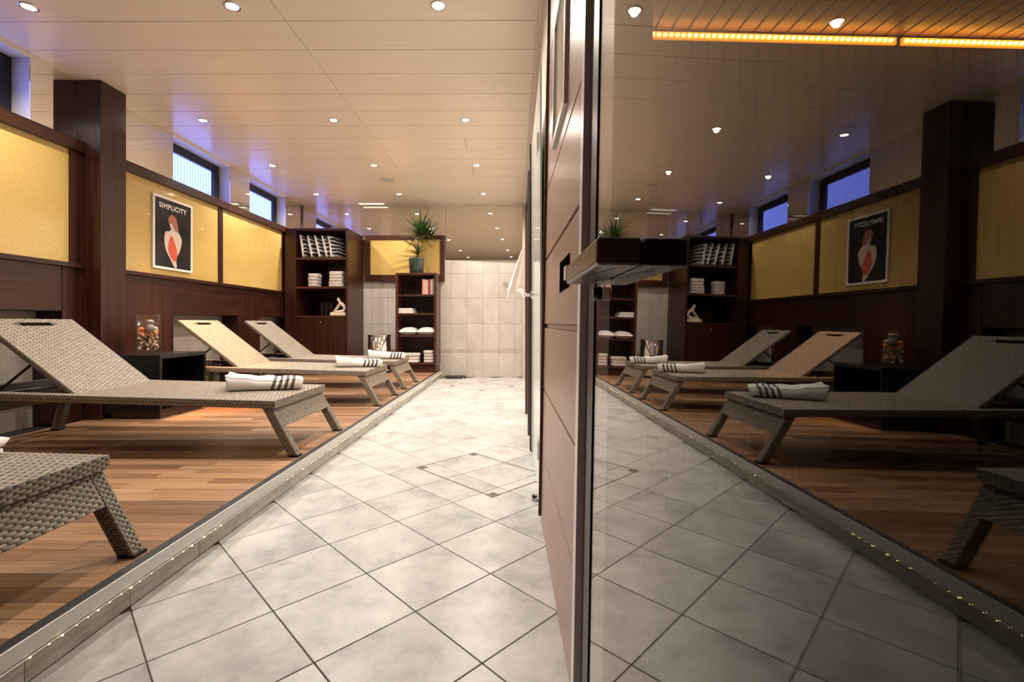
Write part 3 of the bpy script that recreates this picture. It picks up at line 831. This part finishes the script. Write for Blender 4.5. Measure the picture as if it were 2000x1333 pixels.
bookcase('tall_bookcase', 'tall mahogany bookcase in the corner with cushions and a lower cabinet door', B1['x0'], B1['x1'], B1['y0'], B1['y1'], 2.193, S1, .032, lower=.951)
B2 = dict(x0=-1.752, x1=-1.147, y0=6.96, y1=7.355)
S2 = [1.273, .994, .669, .253]
bookcase('low_bookcase', 'lower mahogany bookcase with the potted plant on top', B2['x0'], B2['x1'], B2['y0'], B2['y1'], 1.59, S2, .034, plinth=.10, wv=M_wr)

# ---- zebra cushions
M_zeb = mat('zebra_print', (.8, .8, .8), .75)
wz = N(M_zeb, 'ShaderNodeTexWave', wave_type='BANDS', bands_direction='Z'); wz.inputs['Scale'].default_value = 5.5; wz.inputs['Distortion'].default_value = 5; wz.inputs['Detail'].default_value = 1.5; wz.inputs['Detail Scale'].default_value = 1.2
L(M_zeb, coords(M_zeb, (1, 1, 1), rnd=True), wz.inputs['Vector'])
L(M_zeb, ramp(M_zeb, wz.outputs['Fac'], [(.54, (.012, .011, .014)), (.64, (.70, .66, .66))]), bsdf(M_zeb).inputs['Base Color'])
cm = MB(); G = 14; cw, chh, ct = .30, .335, .031
def cpos(i, j, s_):
    u, v = -1+2*i/G, -1+2*j/G
    e = (1-u*u)*(1-v*v); b_ = e**.42
    pinch = 1-.07*((1-abs(u))*abs(v)**3+(1-abs(v))*abs(u)**3)
    return (s_*ct*b_, u*cw/2*pinch, v*chh/2*pinch+chh/2)
for s_ in (-1, 1):
    n = len(cm.v)
    for i in range(G+1):
        for j in range(G+1): cm.v.append(cpos(i, j, s_))
    for i in range(G):
        for j in range(G):
            a = n+i*(G+1)+j; f_ = (a, a+1, a+G+2, a+G+1); cm.f.append(f_ if s_ > 0 else f_[::-1]); cm.m.append(0 if s_ > 0 and 0 < i < G-1 and 0 < j < G-1 else 1)
c_me = cm.mesh('zebra_cushion', [M_zeb, M_towel], True)
bmx = bmesh.new(); bmx.from_mesh(c_me); bmesh.ops.remove_doubles(bmx, verts=bmx.verts, dist=.0005); bmx.to_mesh(c_me); bmx.free()
CL = ['black and white zebra cushion, first in the row beside the left wall', 'black and white zebra cushion, second from the left wall in the row', 'black and white zebra cushion in the middle of the bookcase row',
      'black and white zebra cushion leaning between the middle and the turned one', 'black and white zebra cushion turned to show its broad striped face']
for i, (u, rz, ry) in enumerate(((590, -8, -8), (607, -12, -13), (622, -12, -14), (636, -13, -14), (645, -30, -13))):
    o = put('zebra_cushion', c_me)
    y_ = 6.70
    x_ = (u-1000)/FPX*y_ - .03 + .15*math.sin(R(-rz))
    o.location = (x_, y_+.15*math.cos(R(rz)), S1[0]+.010); o.rotation_euler = (0, R(ry), R(rz))
    tag(o, CL[i], 'cushion', 'zebra cushions on the bookcase')
# ---- folded shelf towels
def shelf_towel(w_, d_, h_, seed):
    rr = random.Random(seed); mb = MB()
    prof = []
    for i in range(18):
        a_ = math.pi/2 + math.pi*i/17
        prof.append((-w_/2 + h_/2*.9 + h_/2*.9*math.cos(a_), h_/2 + h_/2*math.sin(a_)))
    nx = 10; top = []; bot = []
    for i in range(1, nx):
        u = -w_/2+h_/2*.9 + (w_-h_*.9)*i/nx
        bot.append((u, .0))
    for i in range(1, nx):
        u = w_/2-h_/2*.9 - (w_-h_*.9)*i/nx
        top.append((u, h_*(1-.0*i) - rr.uniform(0, .03)*h_))
    right = []
    for i in range(18):
        a_ = -math.pi/2 + math.pi*i/17
        right.append((w_/2-h_/2*.9 + h_/2*.9*math.cos(a_), h_/2+h_/2*math.sin(a_)))
    loop = prof + bot + right + top
    K = len(loop); ny = 8
    for j in range(ny+1):
        v = j/ny; e = 1-.10*(abs(2*v-1)**6)
        for (px, pz) in loop:
            mb.v.append((px*e + rr.uniform(-.0008, .0008), -d_/2+d_*v, h_/2+(pz-h_/2)*(1-.12*abs(2*v-1)**4)))
    for j in range(ny):
        for i in range(K):
            a = j*K+i; b = j*K+(i+1) % K
            mb.f.append((a, b, b+K, a+K)); mb.m.append(0)
    # front face: the layered edge of the folded cloth as a thin recessed line
    mb.f.append(tuple(range(K))); mb.m.append(0); mb.f.append(tuple(ny*K+i for i in range(K))); mb.m.append(0)
    for zz in (.30, .60):
        mb.box(-w_/2+h_*.3, w_/2-h_*.12, -d_/2-.004, -d_/2+.01, h_*zz, h_*(zz+.22))
    me = mb.mesh('shelf_towel', M_towel2, True)
    return me
def stack(u0, u1, y, z0, hs, d_, name, label, group, mset, n_extra=0):
    x0 = (u0-1000)/FPX*y - .03; x1 = (u1-1000)/FPX*y - .03
    z = z0 + .0005
    for i, h_ in enumerate(hs):
        me = mset[i % len(mset)]
        o = put(name, me)
        w0 = me['w']; hh0 = me['h']
        o.location = ((x0+x1)/2 + random.uniform(-.006, .006), y + d_/2 + random.uniform(-.005, .005), z)
        o.scale = ((x1-x0)/w0*random.uniform(.95, 1.0), 1, h_/hh0); o.rotation_euler = (0, 0, R(random.uniform(-2, 2)))
        tag(o, label, 'towel', group); z += h_ + .0005
sets = []
for k_ in range(3):
    me = shelf_towel(.24, .17, .05, k_); me['w'] = .24; me['h'] = .05; sets.append(me)
stack(600, 620, 6.71, S1[1], (.045, .046, .044, .058), .17, 'folded_towel', 'small white folded towel in the narrow four-high stack in the tall bookcase', 'four-high towel stack', sets)
stack(640, 668, 6.71, S1[1], (.038, .040, .042, .045, .058), .17, 'folded_towel', 'white folded towel in the wide five-high stack in the tall bookcase', 'five-high towel stack', sets)
stack(787, 818, 7.00, S2[3], (.045, .045, .055), .17, 'folded_towel', 'white folded towel in the loose three-high stack on the bottom shelf', 'three-high towel stack', sets)
stack(826, 846, 7.00, S2[3], (.045, .043, .044, .050), .17, 'folded_towel', 'white folded towel in the neat four-high stack on the bottom shelf', 'bottom shelf four-high stack', sets)
for (x_, lb) in ((-1.582, 'plump white bath towel folded on the third shelf, towards the chrome bin'), (-1.315, 'plump white bath towel folded on the third shelf, towards the walkway')):
    mb = MB(); nx, ny = 18, 14; w_, d_, h_ = .255, .30, .115
    for s_ in (0, 1):
        for i in range(nx+1):
            for j in range(ny+1):
                u, v = -1+2*i/nx, -1+2*j/ny
                e = max(0., (1-abs(u)**4)*(1-abs(v)**4))**.45
                z = (.045*(1-e) if s_ == 0 else .045 + (h_-.045)*e*(.72+.28*math.cos(1.3*(u-.1))))
                mb.v.append((x_*0 + u*w_/2, v*d_/2, z))
        n = s_*(nx+1)*(ny+1)
        for i in range(nx):
            for j in range(ny):
                a = n+i*(ny+1)+j; mb.f.append((a, a+1, a+ny+2, a+ny+1)); mb.m.append(0)
    me = mb.mesh('bath_towel', M_towel, True)
    bmx = bmesh.new(); bmx.from_mesh(me); bmesh.ops.remove_doubles(bmx, verts=bmx.verts, dist=.0008); bmx.to_mesh(me); bmx.free()
    o = put('bath_towel', me); o.location = (x_, 7.135, S2[2]+.0008); tag(o, lb, 'towel', 'bath towels on the third shelf')

# ---- drinking glasses (stacked in pairs)
gme = MB().lathe([(.001, .004), (.026, .003), (.028, .006), (.034, .094), (.0325, .094), (.0265, .010), (0, .009)], seg=20).mesh('tumbler', M_glass, True)
for i, u in enumerate((628.5, 637, 646)):
    for k_ in range(2):
        o = put('drinking_glass', gme); y_ = 6.80
        o.location = ((u-1000)/FPX*y_-.03, y_, S1[2]+.0005+k_*.0955)
        tag(o, ('clear tumbler standing on the shelf beside the cream figurine' if k_ == 0 else 'clear tumbler set on top of another beside the cream figurine'), 'glass', 'tumblers lower row' if k_ == 0 else 'tumblers upper row')

# ---- cream figurine: seated figure bending forward over its knees
fg = tag(empty('figurine', (-2.502, 6.76, S1[2]+.0005)), 'cream stone figurine of a bent kneeling figure on the bookcase shelf', 'figurine')
M_ivory = mat('ivory_stone', (.72, .58, .42), .5)
def skin_body(name, verts, edges, rad, m, parent, sub=2):
    me = bpy.data.meshes.new(name); me.from_pydata(verts, edges, []); me.materials.append(m)
    o = put(name, me, parent)
    sk = o.modifiers.new('skin', 'SKIN'); sk.use_smooth_shade = True
    sd = me.skin_vertices[0].data
    for i, r_ in enumerate(rad): sd[i].radius = (r_, r_)
    sd[0].use_root = True
    s_ = o.modifiers.new('sub', 'SUBSURF'); s_.levels = sub; s_.render_levels = sub
    return o
vv = [(.075, 0, .055), (.078, 0, .105), (.055, 0, .155), (.018, 0, .188), (-.008, 0, .205), (-.022, 0, .232), (-.016, 0, .258),   # pelvis, spine, chest, neck, head
      (.010, -.030, .178), (-.035, -.032, .115), (-.085, -.022, .052), (-.105, -.014, .040),     # arm
      (.010, .030, .178), (-.035, .032, .115), (-.085, .022, .052), (-.105, .014, .040),
      (.02, -.03, .060), (-.055, -.028, .056), (.02, .03, .060), (-.055, .028, .056)]
ee = [(0,1),(1,2),(2,3),(3,4),(4,5),(5,6),(3,7),(7,8),(8,9),(9,10),(3,11),(11,12),(12,13),(13,14),(0,15),(15,16),(0,17),(17,18)]
rr_ = [.036, .027, .029, .024, .013, .027, .018, .013, .010, .008, .009, .013, .010, .008, .009, .024, .018, .024, .018]
skin_body('figure', vv, ee, rr_, M_ivory, fg)
obj('figurine_base', MB().prism([(-.125, -.045), (.105, -.050), (.110, .045), (-.120, .045)], 'z', 0, .045), M_ivory, fg, bevel=.008, seg=3)

# ---- books and magazines
BK = [(.020, .225, (.60, .17, .09), 'orange-red', 4), (.014, .222, (.72, .66, .58), 'white', 3), (.018, .226, (.66, .36, .22), 'pale orange', 2), (.016, .215, (.70, .66, .60), 'off-white', 2),
      (.014, .212, (.62, .52, .38), 'cream', 1), (.024, .228, (.55, .015, .03), 'bright red', 0), (.012, .216, (.05, .05, .05), 'black', 0), (.016, .222, (.58, .55, .50), 'pale grey', 0), (.022, .230, (.40, .33, .24), 'tan', 0), (.018, .222, (.20, .19, .17), 'dark grey', 0)]
x = B2['x1'] - .034 - .004
for (tk, hh, col, cn, tilt) in BK[::-1]:
    t = tag(empty('book', (x-tk/2, 7.01, S2[0]+.0005)), '%s paperback standing in the row on the low bookcase' % cn, 'book', 'paperbacks in the low bookcase')
    obj('cover', MB().box(-tk/2, tk/2, 0, .004, 0, hh), mat('book_'+cn.replace(' ', '_'), col, .5), t, bevel=.001)
    obj('pages', MB().box(-tk/2+.0015, tk/2-.0015, .0042, .145, .003, hh-.003), M_towel2, t)
    m_ = MB(); m_.box(-tk/2, -tk/2+.0014, .0042, .148, 0, hh); m_.box(tk/2-.0014, tk/2, .0042, .148, 0, hh)
    obj('boards', m_, bpy.data.materials['book_'+cn.replace(' ', '_')], t)
    x -= tk + .0012
zz = S2[1] + .0005
for i, (wm, tk, c_, cn) in enumerate(((.225, .026, (.66, .62, .58), 'grey-white'), (.215, .022, (.30, .30, .31), 'grey'), (.20, .026, (.70, .62, .56), 'cream'))):
    t = tag(empty('magazine', (B2['x0']+.034+.003+wm/2, 7.0, zz)), '%s magazine pile piece lying flat on the second shelf' % cn, 'magazine', 'magazines on the second shelf')
    t['label'] = ('bottom %s magazine lying flat on the second shelf', 'middle %s magazine lying flat on the second shelf', 'top %s magazine lying flat on the second shelf')[i] % cn
    obj('cover', MB().box(-wm/2, wm/2, 0, .28, tk-.0015, tk), mat('magazine_'+cn, c_, .35), t)
    obj('pages', MB().box(-wm/2+.001, wm/2-.001, .001, .279, 0, tk-.0017), M_towel, t)
    zz += tk + .0005

# ---- potted dracaena
pt_ = tag(empty('potted_plant', (-1.475, 7.13, 1.5905)), 'spiky green dracaena in a teal glazed pot on the low bookcase', 'plant')
M_pot = mat('teal_glaze', (.05, .11, .11), .16, coat=.6)
pf_ = noise(M_pot, coords(M_pot, (30, 30, 3)), 1, 3, .5)
L(M_pot, ramp(M_pot, pf_, [(.3, (.008, .018, .020)), (.55, (.024, .050, .042)), (.75, (.075, .095, .045))]), bsdf(M_pot).inputs['Base Color'])
obj('pot', MB().lathe([(.001, 0), (.095, 0), (.106, .012), (.118, .22), (.118, .232), (.108, .232), (.104, .20), (0, .198)], seg=36), M_pot, pt_, smooth=True)
obj('soil', MB().lathe([(0, .205), (.05, .204), (.104, .2005)], seg=20), mat('soil', (.03, .02, .012), .9), pt_)
M_stem = mat('stem', (.42, .28, .20), .7)
obj('stem', MB().tube([(.012, 0, .20), (.015, 0, .36), (.010, 0, .47), (.050, 0, .59)], [.011, .010, .009, .009], 8), M_stem, pt_, smooth=True)
obj('stem', MB().tube([(.006, .002, .46), (.06, .004, .51), (.112, -.006, .585)], [.007, .007, .007], 8), M_stem, pt_, smooth=True)
M_lf = mat('dracaena_leaf', (.035, .085, .022), .4)
lf_ = noise(M_lf, coords(M_lf, (14, 14, 14)), 1, 2, .5)
L(M_lf, ramp(M_lf, lf_, [(.3, (.018, .050, .014)), (.7, (.075, .14, .035))]), bsdf(M_lf).inputs['Base Color'])
def crown(c, n, lmin, lmax, el0, el1, seed, wd=.013, zlim=0):
    rr = random.Random(seed); mb = MB()
    for i in range(n):
        az = i*2.39996 + rr.uniform(-.2, .2); q = i/n
        el = R(el0 + (el1-el0)*q + rr.uniform(-8, 8)); ln = rr.uniform(lmin, lmax)
        d = Vector((math.cos(az)*math.cos(el), math.sin(az)*math.cos(el), math.sin(el)))
        side = d.cross(Vector((0, 0, 1))).normalized(); up = side.cross(d)
        n0 = len(mb.v); S = 7
        droop = rr.uniform(.10, .38)*(1.15-q)
        for k_ in range(S+1):
            t = k_/S
            p = Vector(c) + Vector((0, 0, .07*q)) + d*(ln*t) + Vector((0, 0, -1))*droop*ln*t*t
            if p.y > .17: p.y = .17
            w_ = wd*(.55+.45*math.sin(math.pi*min(1, t*1.5+.12)))*(1-t**3)+.0004
            mb.v += [tuple(p - side*w_ + up*w_*.35), tuple(p), tuple(p + side*w_ + up*w_*.35)]
        for k_ in range(S):
            for z_ in range(2):
                i0 = n0+k_*3+z_; mb.f.append((i0, i0+1, i0+4, i0+3)); mb.m.append(0)
    return mb
for (c, n, a_, b_, e0, e1, sd) in (((.055, -.03, .575), 96, .29, .42, -10, 66, 1), ((.12, -.03, .575), 36, .18, .28, -8, 60, 5), ((.02, -.01, .255), 26, .14, .24, 5, 75, 8)):
    o = obj('foliage', crown(c, n, a_, b_, e0, e1, sd), M_lf, pt_, smooth=True); o['kind'] = 'stuff'
# ---- chrome bin
bn = tag(empty('waste_bin', (-2.005, 7.02, ZP)), 'polished chrome cylindrical bin between the two bookcases', 'bin')
obj('bin_body', MB().lathe([(.001, 0), (.160, 0), (.165, .006), (.166, .555), (.160, .557), (.158, .02), (0, .02)], seg=40), M_chrome, bn, smooth=True, bevel=.0)
obj('bin_rim', MB().lathe([(.1665, .545), (.172, .548), (.172, .562), (.158, .564), (.158, .5575)], seg=40), M_chrome, bn, smooth=True)
obj('base_ring', MB().lathe([(.1665, .001), (.170, .002), (.170, .03), (.1665, .032)], seg=40), M_rubber, bn, smooth=True)
# ---- black scale by the tile wall
fs = tag(empty('floor_scale', (-.905, 7.255, 0)), 'flat black bathroom scale on the floor against the tiled end wall', 'scale')
obj('platform_plate', MB().box(-.16, .16, -.10, .10, .018, .036), M_black, fs, bevel=.006, seg=3)
for (sx, sy) in ((-1, -1), (1, -1), (-1, 1), (1, 1)):
    obj('foot', MB().lathe([(.016, 0), (.018, .004), (.018, .0178)], (sx*.13, sy*.075, 0), 14), M_alu, fs, smooth=True)
obj('display', MB().box(-.035, .035, .045, .075, .0362, .0372), mat('display_grey', (.2, .22, .2), .2), fs)
# ---- hanging white towel on the right wall
hk = tag(empty('wall_hook', (.165, 5.0, 1.66)), 'small chrome hook carrying the white hanging towel', 'hook')
obj('hook_plate', MB().lathe([(0, .0), (.018, .001), (.018, .006), (0, .007)], seg=16), M_chrome, hk).rotation_euler = (0, R(-90), 0)
obj('hook_arm', MB().tube([(-.005, 0, 0), (-.035, 0, -.004), (-.045, 0, .012)], .005, 8), M_chrome, hk, smooth=True)
tb_ = MB(); nu, nv = 26, 22
for i in range(nu+1):
    u = i/nu
    for j in range(nv+1):
        v = j/nv
        wv_ = .20*v**.8 + .012
        x = .128 - wv_*(.5+.5*math.cos(math.pi*2*u*1.0))*.95 - .012*math.sin(u*25)*v
        y_ = 5.0 + (u-.5)*(.05+.26*v**.7) + .012*math.cos(u*31)*v
        z = 1.664 - (.60 - .16*abs(math.sin(u*math.pi*1.7)))*v - .02*v*math.sin(u*9)
        tb_.v.append((min(x, .150), y_, z))
for i in range(nu):
    for j in range(nv):
        a = i*(nv+1)+j; tb_.f.append((a, a+1, a+nv+2, a+nv+1)); tb_.m.append(0)
ht = obj('hanging_towel', tb_, M_towel, smooth=True)
sd_ = ht.modifiers.new('thick', 'SOLIDIFY'); sd_.thickness = .008
tag(ht, 'white towel hanging in folds from a hook on the right wall', 'towel')
